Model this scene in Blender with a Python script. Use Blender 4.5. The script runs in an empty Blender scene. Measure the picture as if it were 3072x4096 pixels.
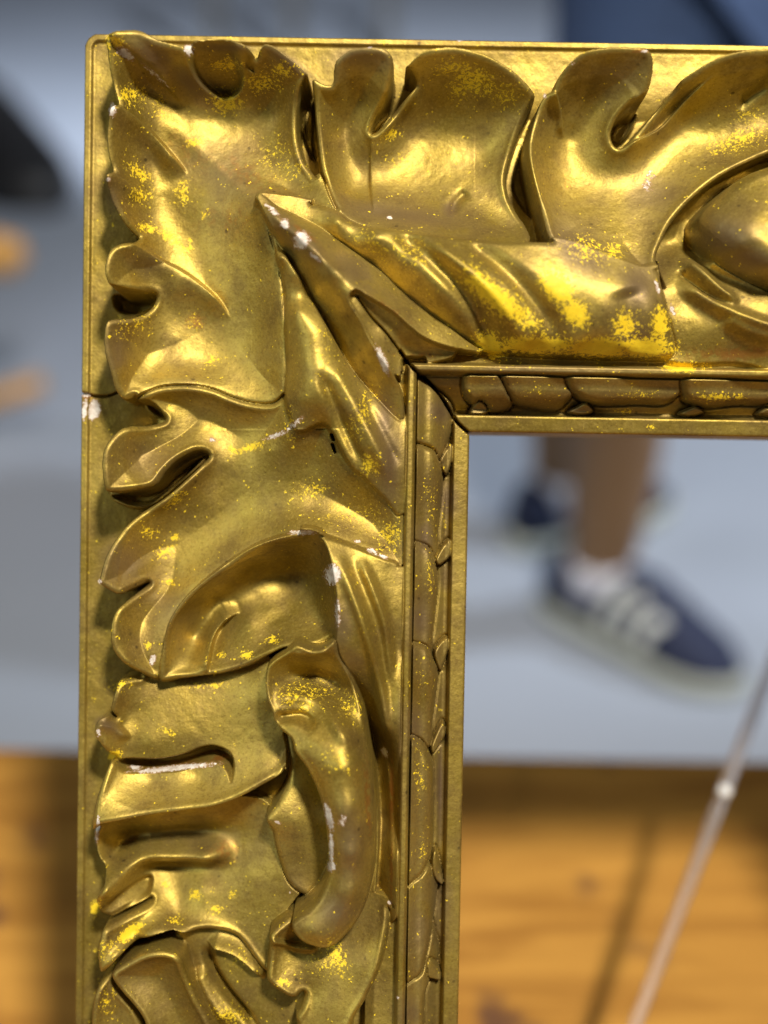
import bpy, math, random
import numpy as np
from mathutils import Matrix, Vector
random.seed(7); np.random.seed(7)
R_ = math.radians
S = bpy.context.scene
COL = S.collection

# ------------------------------------------------------------------ camera
FPX = 5000.0                       # focal length in pixels of the 3072x4096 photograph
CAM_Z = 1.0; PITCH = 30.0; ROLL = 1.0; DIST = 0.400; TILT = 1.75
Rcam = Matrix.Rotation(R_(90 - PITCH), 4, 'X') @ Matrix.Rotation(R_(ROLL), 4, 'Z')
cam_d = bpy.data.cameras.new('camera'); cam = bpy.data.objects.new('camera', cam_d); COL.objects.link(cam)
cam.matrix_world = Matrix.Translation((0, 0, CAM_Z)) @ Rcam
cam_d.sensor_fit = 'VERTICAL'; cam_d.sensor_height = 36; cam_d.sensor_width = 27
cam_d.lens = FPX / 4096 * 36
cam_d.clip_start = 0.02; cam_d.clip_end = 60
cam_d.dof.use_dof = True; cam_d.dof.focus_distance = DIST - 0.018; cam_d.dof.aperture_fstop = 3.1
S.camera = cam

# frame plane: origin where the optical axis meets it, axes in world
LEAN = PITCH - TILT
fwd = (Rcam @ Vector((0, 0, -1, 0))).to_3d()
O = Vector((0, 0, CAM_Z)) + fwd * DIST
FX = Vector((1, 0, 0)); FY = Vector((0, math.sin(R_(LEAN)), math.cos(R_(LEAN)))); FZ = FX.cross(FY)
FM = Matrix((FX, FY, FZ)).transposed().to_4x4(); FM.translation = O
FRAME_H = 0.510; TABLE_Z = 0.50; FLOOR_Z = 0.0

def loc2w(x, y, z):
    return FM @ Vector((x, y, z))

# ------------------------------------------------------------------ world + lamps
W = bpy.data.worlds.new('World'); S.world = W; W.use_nodes = True
bg = W.node_tree.nodes['Background']; bg.inputs[0].default_value = (0.62, 0.66, 0.72, 1); bg.inputs[1].default_value = 0.04
def area(name, p, target, size, power, col, shape='DISK', sy=None):
    l = bpy.data.lights.new(name, 'AREA'); l.shape = shape; l.size = size
    if sy: l.size_y = sy
    l.energy = power; l.color = col
    o = bpy.data.objects.new(name, l); COL.objects.link(o); o.location = p
    o.rotation_euler = (Vector(target) - Vector(p)).to_track_quat('-Z', 'Y').to_euler(); return o
mid = loc2w(0, 0, 0)
area('ceiling_spot', mid + (FX * .32 + FY * .80 + FZ * 1.1).normalized() * 2.2, mid, .24, 80, (1, .92, .80))
area('ceiling_spot', mid + (FX * 1.0 + FY * .75 + FZ * .75).normalized() * 2.6, mid, .16, 5, (1, .92, .80))
area('ceiling_spot', mid + (FX * -.5 + FY * .9 + FZ * .5).normalized() * 2.6, mid, .16, 4.5, (1, .93, .82))
area('daylight_window', mid + (FX * -1.0 + FY * .22 + FZ * .75).normalized() * 2.4, mid, .7, 15, (.90, 1, .93), 'RECTANGLE', 1.0)
def spot(name, p, target, power, cone, col, size=.1, blend=.5):
    l = bpy.data.lights.new(name, 'SPOT'); l.energy = power; l.color = col; l.spot_size = R_(cone); l.spot_blend = blend; l.shadow_soft_size = size
    o = bpy.data.objects.new(name, l); COL.objects.link(o); o.location = p
    o.rotation_euler = (Vector(target) - Vector(p)).to_track_quat('-Z', 'Y').to_euler(); return o
spot('hall_spot', (2.4, 1.5, 2.4), (.1, 2.6, 0), 330, 56, (.84, .92, 1))
spot('hall_spot', (-1.9, 1.9, 2.8), (.5, 2.2, 0), 60, 46, (.90, .90, 1))
spot('hall_spot', (.3, 3.0, 2.8), (-.1, 5.4, 0), 760, 74, (.86, .92, 1))
S.view_settings.view_transform = 'Standard'; S.view_settings.look = 'None'
S.view_settings.exposure = 0.07; S.view_settings.gamma = 1.0; S.view_settings.use_curve_mapping = False
S.render.engine = 'CYCLES'
try:
    S.cycles.use_denoising = True
    S.cycles.max_bounces = 5
except Exception: pass

# ------------------------------------------------------------------ node helpers
def mat(name):
    m = bpy.data.materials.new(name); m.use_nodes = True
    nt = m.node_tree; nt.nodes.clear()
    out = nt.nodes.new('ShaderNodeOutputMaterial'); b = nt.nodes.new('ShaderNodeBsdfPrincipled')
    nt.links.new(b.outputs[0], out.inputs[0])
    return m, nt, b
def N(nt, typ, **kw):
    n = nt.nodes.new('ShaderNode' + typ)
    for k, v in kw.items():
        if k in n.inputs: n.inputs[k].default_value = v
        else: setattr(n, k, v)
    return n
def L(nt, a, b): nt.links.new(a, b)
def math_(nt, op, a, b=None, c=None, clamp=False):
    n = nt.nodes.new('ShaderNodeMath'); n.operation = op; n.use_clamp = clamp
    for i, v in enumerate((a, b, c)):
        if v is None: continue
        if isinstance(v, (int, float)): n.inputs[i].default_value = v
        else: L(nt, v, n.inputs[i])
    return n.outputs[0]
def mixc(nt, f, a, b, blend='MIX'):
    n = nt.nodes.new('ShaderNodeMix'); n.data_type = 'RGBA'; n.blend_type = blend
    for i, v in ((0, f), (6, a), (7, b)):
        if isinstance(v, (int, float)): n.inputs[i].default_value = v
        elif isinstance(v, tuple): n.inputs[i].default_value = (*v, 1) if len(v) == 3 else v
        else: L(nt, v, n.inputs[i])
    return n.outputs[2]
def mixf(nt, f, a, b):
    n = nt.nodes.new('ShaderNodeMix'); n.data_type = 'FLOAT'
    for i, v in ((0, f), (2, a), (3, b)):
        if isinstance(v, (int, float)): n.inputs[i].default_value = v
        else: L(nt, v, n.inputs[i])
    return n.outputs[0]
def sstep(nt, v, lo, hi):
    n = nt.nodes.new('ShaderNodeMapRange'); n.interpolation_type = 'SMOOTHSTEP'
    L(nt, v, n.inputs[0]); n.inputs[1].default_value = lo; n.inputs[2].default_value = hi
    return n.outputs[0]
def simple(name, col, rough=.6, metal=0, nscale=None, namp=.25, **kw):
    m, nt, b = mat(name)
    b.inputs['Roughness'].default_value = rough; b.inputs['Metallic'].default_value = metal
    if nscale:
        tc = N(nt, 'TexCoord'); nz = N(nt, 'TexNoise', Scale=nscale, Detail=4.0); L(nt, tc.outputs['Object'], nz.inputs['Vector'])
        L(nt, mixc(nt, nz.outputs[0], tuple(c * (1 - namp) for c in col), tuple(min(1, c * (1 + namp)) for c in col)), b.inputs['Base Color'])
    else: b.inputs['Base Color'].default_value = (*col, 1)
    for k, v in kw.items(): b.inputs[k].default_value = v
    return m

# ------------------------------------------------------------------ materials
def gilt_material():
    m, nt, b = mat('worn_gilding')
    tc = N(nt, 'TexCoord'); V = tc.outputs['Object']
    at = N(nt, 'Attribute', attribute_name='wear_shade'); sp = N(nt, 'SeparateColor'); L(nt, at.outputs['Color'], sp.inputs[0])
    fl, ge, br = sp.outputs[0], sp.outputs[1], sp.outputs[2]
    def noise(scale, det=2.0, rough=.55, vec=V):
        n = N(nt, 'TexNoise', Scale=scale, Detail=det, Roughness=rough); L(nt, vec, n.inputs['Vector']); return n
    n1 = noise(24, 2).outputs[0]; n2 = noise(90, 3, .6).outputs[0]; n3n = noise(450, 2, .6); n3 = n3n.outputs[0]
    n4 = noise(1100, 2, .7).outputs[0]
    gold = mixc(nt, sstep(nt, n1, .33, .68), (.29, .203, .030), (.45, .330, .064))
    gold = mixc(nt, math_(nt, 'MULTIPLY', sstep(nt, n2, .48, .72), .6), gold, (.19, .122, .026))
    gold = mixc(nt, math_(nt, 'MULTIPLY', sstep(nt, n4, .50, .72), .45), gold, (.17, .105, .022))
    gold = mixc(nt, math_(nt, 'MULTIPLY', sstep(nt, n4, .48, .30), .35), gold, (.54, .40, .10))
    toned = math_(nt, 'MULTIPLY', br, sstep(nt, math_(nt, 'ADD', n2, math_(nt, 'MULTIPLY', br, .35)), .38, .72))  # brown toning, partly shade put into the colour
    gold = mixc(nt, math_(nt, 'MULTIPLY', toned, .8), gold, (.165, .108, .052))
    bole = math_(nt, 'MULTIPLY', at.outputs['Alpha'], sstep(nt, math_(nt, 'ADD', n3, math_(nt, 'MULTIPLY', at.outputs['Alpha'], .3)), .5, .7))
    gold = mixc(nt, math_(nt, 'MULTIPLY', bole, .8), gold, (.36, .125, .018))
    vs = N(nt, 'TexVoronoi', Scale=260.0); L(nt, V, vs.inputs['Vector'])
    spk = math_(nt, 'MULTIPLY', sstep(nt, vs.outputs['Distance'], .20, .10), sstep(nt, n2, .54, .66))
    gold = mixc(nt, math_(nt, 'MULTIPLY', spk, .7), gold, (.06, .04, .015))
    wv = N(nt, 'VectorMath', operation='MULTIPLY_ADD'); L(nt, n3n.outputs[1], wv.inputs[0]); wv.inputs[1].default_value = (.003, .003, .003); L(nt, V, wv.inputs[2])
    isl = noise(850, 4, .76, wv.outputs[0]).outputs[0]
    f1 = sstep(nt, math_(nt, 'ADD', isl, math_(nt, 'MULTIPLY', fl, .35)), .735, .785)
    vd = N(nt, 'TexVoronoi', Scale=800.0); L(nt, wv.outputs[0], vd.inputs['Vector'])
    dots = math_(nt, 'MULTIPLY', sstep(nt, vd.outputs['Distance'], .30, .2), sstep(nt, math_(nt, 'ADD', n3, math_(nt, 'MULTIPLY', fl, .34)), .66, .70))
    flake = math_(nt, 'MAXIMUM', f1, dots)
    ochre = mixc(nt, n3, (.70, .45, .006), (.86, .64, .02))
    col = mixc(nt, flake, gold, ochre)
    gv = math_(nt, 'ADD', ge, math_(nt, 'MULTIPLY', math_(nt, 'MULTIPLY', math_(nt, 'SUBTRACT', isl, .5), 2.2), math_(nt, 'MULTIPLY', ge, 3.0, clamp=True)))
    g1 = sstep(nt, gv, .52, .60); g0 = sstep(nt, gv, .36, .44)
    ges = mixc(nt, sstep(nt, n3, .35, .65), (.50, .42, .35), (.72, .68, .61))
    col = mixc(nt, math_(nt, 'MULTIPLY', g0, .7), col, (.26, .12, .05))
    col = mixc(nt, g1, col, ges)
    L(nt, col, b.inputs['Base Color'])
    paint = math_(nt, 'MAXIMUM', flake, g0)
    L(nt, mixf(nt, paint, mixf(nt, toned, .80, .55), 0.0), b.inputs['Metallic'])
    ro = mixf(nt, n2, .45, .62)
    ro = mixf(nt, toned, ro, .50)
    L(nt, mixf(nt, paint, ro, .62), b.inputs['Roughness'])
    nb = noise(300, 3, .75).outputs[0]
    bp = N(nt, 'Bump', Strength=.4, Distance=.0005); L(nt, nb, bp.inputs['Height']); L(nt, bp.outputs[0], b.inputs['Normal'])
    return m
GILT = gilt_material()

def wood_material(name, c0, c1, c2, scale=1.0):
    m, nt, b = mat(name); tc = N(nt, 'TexCoord')
    mp = N(nt, 'Mapping'); mp.inputs['Scale'].default_value = (1.2 * scale, 9 * scale, 3 * scale); L(nt, tc.outputs['Object'], mp.inputs[0])
    n = N(nt, 'TexNoise', Scale=3.0, Detail=6.0, Distortion=1.2); L(nt, mp.outputs[0], n.inputs['Vector'])
    n2 = N(nt, 'TexNoise', Scale=9.0 * scale, Detail=3.0); L(nt, tc.outputs['Object'], n2.inputs['Vector'])
    c = mixc(nt, sstep(nt, n.outputs[0], .3, .7), c0, c1)
    c = mixc(nt, sstep(nt, n2.outputs[0], .60, .72), c, c2)
    L(nt, c, b.inputs['Base Color']); b.inputs['Roughness'].default_value = .42
    return m
TABLE_M = wood_material('honey_wood', (.34, .155, .028), (.52, .265, .052), (.14, .066, .032), 1.6)
STOOL_M = wood_material('orange_wood', (.42, .20, .04), (.55, .29, .07), (.30, .14, .04), 3)
BACK_M = wood_material('old_back_wood', (.20, .13, .07), (.28, .19, .11), (.12, .08, .05), 4)

# ------------------------------------------------------------------ mesh helpers
def link(o, parent=None):
    COL.objects.link(o)
    if parent is not None: o.parent = parent
    return o
def mesh_obj(name, verts, faces, m, parent=None, smooth=False):
    me = bpy.data.meshes.new(name); me.from_pydata([tuple(v) for v in verts], [], faces); me.materials.append(m)
    if smooth: me.polygons.foreach_set('use_smooth', [True] * len(me.polygons))
    me.update(); return link(bpy.data.objects.new(name, me), parent)
def tag(o, label=None, cat=None, group=None, kind=None):
    for k, v in (('label', label), ('category', cat), ('group', group), ('kind', kind)):
        if v: o[k] = v
    return o
def empty(name, p):
    o = bpy.data.objects.new(name, None); o.location = p; o.empty_display_size = .05; return link(o)
def boxmesh(name, x0, x1, y0, y1, z0, z1, m, parent=None, bevel=0):
    v = [(x, y, z) for z in (z0, z1) for y in (y0, y1) for x in (x0, x1)]
    f = [(0, 2, 3, 1), (4, 5, 7, 6), (0, 1, 5, 4), (2, 6, 7, 3), (0, 4, 6, 2), (1, 3, 7, 5)]
    o = mesh_obj(name, v, f, m, parent)
    if bevel:
        mo = o.modifiers.new('bevel', 'BEVEL'); mo.width = bevel; mo.segments = 3
    return o
def loft(rings, cap=True):
    n = len(rings[0]); v = [p for r in rings for p in r]; f = []
    for i in range(len(rings) - 1):
        for j in range(n):
            a = i * n + j; b_ = i * n + (j + 1) % n
            f.append((a, b_, b_ + n, a + n))
    if cap:
        f.append(tuple(reversed(range(n)))); f.append(tuple(range((len(rings) - 1) * n, len(rings) * n)))
    return v, f
def tube(name, pts, rad, m, parent=None, seg=16):
    pts = [Vector(p) for p in pts]; rads = rad if isinstance(rad, (list, tuple)) else [rad] * len(pts)
    rings = []
    for i, p in enumerate(pts):
        t = (pts[min(i + 1, len(pts) - 1)] - pts[max(i - 1, 0)]).normalized()
        u = t.cross(Vector((0, 1, 0.13))).normalized(); w = t.cross(u).normalized()
        rings.append([p + (u * math.cos(a) + w * math.sin(a)) * rads[i] for a in [2 * math.pi * k / seg for k in range(seg)]])
    v, f = loft(rings); return mesh_obj(name, v, f, m, parent, True)

# pixel of the photograph -> point of the world at the plane z = zz / at a depth (used to place things, once)
def ray(px, py):
    return (Rcam @ Vector(((px - 1536) / FPX, -(py - 2048) / FPX, -1, 0))).to_3d()
def on_z(px, py, zz):
    d = ray(px, py); t = (zz - CAM_Z) / d.z; return Vector((0, 0, CAM_Z)) + d * t
def at_y(px, py, yy):
    d = ray(px, py); return Vector((0, 0, CAM_Z)) + d * (yy / d.y)

# ------------------------------------------------------------------ setting: floor, table
def floor_mat():
    m, nt, b = mat('pale_blue_grey_floor'); tc = N(nt, 'TexCoord')
    n = N(nt, 'TexNoise', Scale=1.3, Detail=3.0); L(nt, tc.outputs['Object'], n.inputs['Vector'])
    n2 = N(nt, 'TexNoise', Scale=160.0, Detail=2.0); L(nt, tc.outputs['Object'], n2.inputs['Vector'])
    c = mixc(nt, n.outputs[0], (.25, .285, .355), (.38, .415, .485)); c = mixc(nt, math_(nt, 'MULTIPLY', n2.outputs[0], .4), c, (.24, .27, .33))
    L(nt, c, b.inputs['Base Color']); b.inputs['Roughness'].default_value = .75
    return m
tag(mesh_obj('floor', [(-12, -3, 0), (12, -3, 0), (12, 25, 0), (-12, 25, 0)], [(0, 1, 2, 3)], floor_mat()), kind='structure')

ye = on_z(1536, 3005, TABLE_Z).y
tbl = empty('wooden_table', (0.1, ye - .35, 0)); tag(tbl, 'low honey coloured wooden table under the gilded frame', 'table')
def tl(o): return o
bx = boxmesh('table_top', -.95, .95, -.35, .35, TABLE_Z - .035, TABLE_Z, TABLE_M, tbl, .006)
for sx in (-1, 1):
    for sy in (-1, 1):
        boxmesh('leg', sx * .85 - .03, sx * .85 + .03, sy * .28 - .03, sy * .28 + .03, 0, TABLE_Z - .0352, TABLE_M, tbl, .004)

# ------------------------------------------------------------------ the carved frame as a height field, leaf by leaf
MM = 1000.0
Cl = np.array(FM.inverted() @ Vector((0, 0, CAM_Z))) * MM            # camera in frame space, mm
Rl = np.array((FM.to_3x3().inverted() @ Rcam.to_3x3()))
def P(px, py, h):
    """point of the photograph at height h (mm) over the frame's ground -> frame x, y in mm"""
    px = np.asarray(px, float); py = np.asarray(py, float); h = np.asarray(h, float) + 0 * px
    d = np.stack([(px - 1536) / FPX, -(py - 2048) / FPX, -np.ones_like(px)], -1) @ Rl.T
    t = (h - Cl[2]) / d[..., 2]
    return np.stack([Cl[0] + t * d[..., 0], Cl[1] + t * d[..., 1]], -1)
XL, YT, XS, YS = -97.2, 149.75, 26.5, 25.4
STEP = .30
XR, YB = 137.0, -186.0
xs = np.concatenate([[XL, XL + .06], np.arange(XL + .3, XS - .2, STEP), [XS - .06, XS], np.arange(XS + .3, XR + .01, STEP)])
ys = np.concatenate([np.arange(YB, YS - .25, STEP), [YS, YS + .06], np.arange(YS + .3, YT - .2, STEP), [YT - .06, YT]])
GX, GY = np.meshgrid(xs, ys)
NY, NX = GX.shape
dO = np.minimum(GX - XL, YT - GY)
q = np.maximum(XS - GX, GY - YS)
# inner mouldings and outer border profile
qs = [-9, 0, .05, .12, .5, 1.0, 4.9, 5.4, 5.7, 6.2, 7.2, 10.5, 14.0, 16.4, 16.9, 17.2, 17.5, 18.2, 19.6, 20.2, 20.5, 21.0, 27, 45, 70, 124]
hs = [-12, -12, -12, 10.4, 11.3, 11.6, 12.4, 12.2, 9.2, 8.6, 8.4, 11.5, 15.5, 17.0, 16.8, 18.0, 22.6, 23.9, 24.0, 22.8, 19.6, 19.2, 19.5, 13, 6, 0]
base = np.interp(q, qs, hs)
# rounded outer corner
rc = 5.0
cx, cy = XL + rc, YT - rc
corner = (GX < cx) & (GY > cy)
dO = np.where(corner, rc - np.hypot(GX - cx, GY - cy), dO)
do = [-9, 0, .05, .12, .6, 2.3, 2.6, 2.8, 3.1, 12]
ho = [-14, -14, -14, .7, 1.1, 1.15, .5, .25, .1, 0.0]
Z = np.interp(dO, do, ho) + 2.5 * np.clip((dO - 14) / 16, 0, 1) ** 2
Z = np.where(q < 30, np.maximum(Z, base) if False else base, Z)
Z = np.where((q >= 30) & (dO > 30), np.minimum(base, 2.5 + np.clip((dO - 30) / 30, 0, 1) * 12), Z)
ID = np.zeros(Z.shape, np.int16)
names = ['ground']
def newid(n): names.append(n); return len(names) - 1
left = (XS - GX) > (GY - YS)                       # left rail side of the mitre
idb = newid('border'); idb2 = newid('border')
ID[(dO < 3.1) & left] = idb; ID[(dO < 3.1) & ~left] = idb2
ids = newid('sight_edge'); ids2 = newid('sight_edge'); ID[(q < 5.7) & left] = ids; ID[(q < 5.7) & ~left] = ids2
idm = newid('moulding'); idm2 = newid('moulding'); mm_ = (q >= 5.7) & (q < 17.0); ID[mm_ & left] = idm; ID[mm_ & ~left] = idm2
idf = newid('fillet'); idf2 = newid('fillet'); mm_ = (q >= 17.0) & (q < 20.4); ID[mm_ & left] = idf; ID[mm_ & ~left] = idf2
idg2 = newid('ground'); ID[(ID == 0) & ~left] = idg2

def parse(s, dh=0.0):
    out = []
    for t in s.split():
        a = t.split(','); out.append((float(a[0]), float(a[1]), float(a[2]) if len(a) > 2 else dh))
    return np.array(out)
def catmull(p, closed=True, sub=5):
    n = len(p); out = []
    for i in range(n if closed else n - 1):
        if closed: p0, p1, p2, p3 = p[i - 1], p[i], p[(i + 1) % n], p[(i + 2) % n]
        else: p0, p1, p2, p3 = p[max(i - 1, 0)], p[i], p[i + 1], p[min(i + 2, n - 1)]
        d = np.linalg.norm(p2 - p1) + 1e-9
        m1 = (p2 - p0) * .5; m2 = (p3 - p1) * .5
        for m in (m1, m2):
            l = np.linalg.norm(m)
            if l > 1.1 * d: m *= 1.1 * d / l
        for k in range(sub):
            t = k / sub; t2, t3 = t * t, t ** 3
            out.append((2 * t3 - 3 * t2 + 1) * p1 + (t3 - 2 * t2 + t) * m1 + (-2 * t3 + 3 * t2) * p2 + (t3 - t2) * m2)
    if not closed: out.append(p[-1])
    return np.array(out)
def window(poly, pad):
    x0, y0 = poly.min(0) - pad; x1, y1 = poly.max(0) + pad
    i0, i1 = np.searchsorted(xs, [x0, x1]); j0, j1 = np.searchsorted(ys, [y0, y1])
    return slice(max(j0 - 1, 0), min(j1 + 1, NY)), slice(max(i0 - 1, 0), min(i1 + 1, NX))
def sdf(poly, X, Y, closed=True, jt=None):
    D = np.full(X.shape, 1e9); DF = D.copy(); ins = np.zeros(X.shape, bool); n = len(poly)
    for i in range(n if closed else n - 1):
        a = poly[i]; b = poly[(i + 1) % n]; e = b - a; ll = e @ e + 1e-12
        wx = X - a[0]; wy = Y - a[1]
        t = np.clip((wx * e[0] + wy * e[1]) / ll, 0, 1)
        dd = (wx - t * e[0]) ** 2 + (wy - t * e[1]) ** 2
        D = np.minimum(D, dd)
        if jt is not None and not jt[i]: DF = np.minimum(DF, dd)
        if closed and a[1] != b[1]:
            c = (a[1] > Y) != (b[1] > Y)
            ins ^= c & (X < (b[0] - a[0]) * (Y - a[1]) / (b[1] - a[1]) + a[0])
    D = np.sqrt(D)
    if jt is not None:
        DF = np.sqrt(DF); return np.where(ins, D, -D), np.where(ins, DF, -DF)
    return np.where(ins, D, -D) if closed else D
def tps(pts, h, X, Y, lam=.02):
    n = len(pts); s = 60.0; p = pts / s
    r2 = ((p[:, None] - p[None]) ** 2).sum(-1)
    K = .5 * r2 * np.log(r2 + 1e-12) + np.eye(n) * lam * .02
    A = np.zeros((n + 3, n + 3)); A[:n, :n] = K; A[:n, n] = 1; A[:n, n + 1:] = p; A[n, :n] = 1; A[n + 1:, :n] = p.T
    w = np.linalg.solve(A, np.concatenate([h, [0, 0, 0]]))
    out = w[n] + w[n + 1] * X / s + w[n + 2] * Y / s
    for i in range(n):
        d2 = (X / s - p[i, 0]) ** 2 + (Y / s - p[i, 1]) ** 2
        out += w[i] * .5 * d2 * np.log(d2 + 1e-12)
    return out
def stroke_field(s, X, Y):
    """distance to the stroke, signed side, position along it 0..1"""
    pl = catmull(P(s[:, 0], s[:, 1], s[:, 2]), False, 4)
    D = np.full(X.shape, 1e9); T = np.zeros(X.shape); Sd = np.ones(X.shape)
    seg = np.linalg.norm(np.diff(pl, axis=0), axis=1); cum = np.concatenate([[0], np.cumsum(seg)]); tot = cum[-1]
    for i in range(len(pl) - 1):
        a = pl[i]; e = pl[i + 1] - a; ll = e @ e + 1e-12
        wx = X - a[0]; wy = Y - a[1]; t = np.clip((wx * e[0] + wy * e[1]) / ll, 0, 1)
        d = (wx - t * e[0]) ** 2 + (wy - t * e[1]) ** 2
        m = d < D; D = np.where(m, d, D); T = np.where(m, (cum[i] + t * seg[i]) / tot, T)
        Sd = np.where(m, np.sign(e[0] * wy - e[1] * wx), Sd)
    return np.sqrt(D), Sd, T
def apply_strokes(H, X, Y, strokes, h0):
    for st in strokes:
        pts, amp, w = st[0], st[1], st[2]; mode = st[3] if len(st) > 3 else 'g'
        s = parse(pts, h0); D, Sd, T = stroke_field(s, X, Y)
        tp = np.clip(np.minimum(T / .18, (1 - T) / .25), 0, 1); tp = tp * tp * (3 - 2 * tp)
        if mode == 'a': tp = np.clip((1 - T) / .35, 0, 1)          # full at the start, fading out
        if mode == 'g' or mode == 'a': f = np.exp(-(D / w) ** 2)
        elif mode == 'v': f = np.exp(-D / w)
        elif mode == 'l': f = np.where(Sd > 0, np.exp(-(D / w) ** 2), np.exp(-(D / .45) ** 2))   # steep on the right of the stroke
        elif mode == 'r': f = np.where(Sd < 0, np.exp(-(D / w) ** 2), np.exp(-(D / .45) ** 2))   # steep on the left
        H = H + amp * tp * f
    return H
def leaf(name, outline, ctrl='', strokes=(), rnd=2.4, soft=.55, rim=(0.3, 1.8, .9), h0=None, k=1.0, joints=(), scoop=0.0, ss=6.0, under=1.6, tip=0.0):
    """one carved leaf laid over what is there; along joints it runs on beneath its neighbour, with no edge of its own"""
    o = parse(outline, 0 if h0 is None else h0); n = len(o)
    jv = np.zeros(n, bool)
    for a, b in joints:
        ia = [i for i in range(n) if '%d,%d' % (o[i, 0], o[i, 1]) == a][0]; ib = [i for i in range(n) if '%d,%d' % (o[i, 0], o[i, 1]) == b][0]
        i = ia
        while i != ib: jv[i] = True; i = (i + 1) % n
    jt = np.repeat(jv, 5)
    c = o if not ctrl else np.concatenate([o, parse(ctrl)])
    if tip:                                         # lobes curl forward towards the outer edge
        pp = P(c[:, 0], c[:, 1], c[:, 2]); dd = np.minimum(pp[:, 0] - XL, YT - pp[:, 1])
        c[:, 2] += tip * np.clip((27 - dd) / 18, 0, 1) ** 1.4; o = c[:n]
    poly = catmull(P(o[:, 0], o[:, 1], o[:, 2]))
    cp = P(c[:, 0], c[:, 1], c[:, 2])
    w = window(poly, 1.0 + soft + under); X, Y = GX[w], GY[w]
    sd, sf = sdf(poly, X, Y, True, jt)
    H = tps(cp, c[:, 2], X, Y)
    H = apply_strokes(H, X, Y, strokes, float(np.mean(c[:, 2])))
    if scoop: H = H - scoop * (1 - np.exp(-(np.clip(sd, 0, None) / ss) ** 1.5))
    if rnd:
        t = np.clip(1 - sf / rnd, 0, 1); t = np.where(sf < 0, np.where(-sf < -sd + .05, 1, 0), t); H = H - k * rnd * (1 - np.sqrt(np.clip(1 - t * t, 0, 1)))
    if rim: H = H + rim[0] * np.exp(-((np.abs(sf) - rim[1]) / rim[2]) ** 2)
    sm = np.where((sd < 0) & (np.abs(sf) > np.abs(sd) + .05), sd + under, np.where((sd >= 0) & (sf > sd + .05), 9.0, sd))
    m = np.clip(sm / soft + .5, 0, 1); m = m * m * (3 - 2 * m)
    m = m * (q[w] > 20.4)
    Z[w] = Z[w] * (1 - m) + H * m
    i = newid(name); ID[w] = np.where(m > .5, i, ID[w])
def dent(poly, amp, soft, h0=10.0):
    o = parse(poly, h0); pl = catmull(P(o[:, 0], o[:, 1], o[:, 2])); w = window(pl, 1); sd = sdf(pl, GX[w], GY[w])
    t = np.clip(sd / soft, 0, 1); Z[w] += amp * t * t * (3 - 2 * t)
def crease(pts, amp, wd, h0=10.0, mode='g'):
    s = parse(pts, h0); pl = P(s[:, 0], s[:, 1], s[:, 2]); w = window(pl, 4 * wd + 2)
    Z[w] = apply_strokes(Z[w], GX[w], GY[w], [(pts, amp, wd, mode)], h0)

#--FEATURES--
# shell behind the right boss
leaf('shell_leaf', '2628,1040,16 2690,890,12 2780,790,10 2900,700,9 3072,620,9 3230,575,9 3230,1440,22 2950,1432,22 2690,1428,22 2690,1300,24 2655,1150,23',
  '2680,970,12 2750,870,8.5 2850,780,7.5 3000,700,7.5 2720,1030,17 2800,1080,21 2900,1150,24 3072,1200,26 2750,1200,23 2850,1300,25 3072,1330,26',
  [('2725,1030 2790,1110 2860,1190 2930,1240', 3.0, 1.9), ('2800,1025 2900,1085 3000,1130 3100,1170', 3.0, 2.0), ('2690,1130 2760,1190 2850,1250 3000,1315 3140,1350', 3.0, 2.1), ('2850,1290 2960,1345 3100,1385', 1.8, 1.6), ('2700,1080 2790,1170 2900,1245', -1.6, 1.2)], soft=1.6, rim=None, rnd=0, joints=[('2628,1040', '3230,575'), ('3230,1440', '2655,1150')])
leaf('boss', '3230,625,22 3072,665,22 2960,712,21.5 2860,792,21 2800,860,21 2790,905,21.5 2812,965,23 2870,1035,25 2960,1095,26.5 3072,1155,27 3230,1215,27',
  '2860,900,26 2950,850,28 3072,800,28.5 3072,950,33 2950,980,31 3200,900,32 3072,1060,33', rnd=3.5, rim=None)
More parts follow.
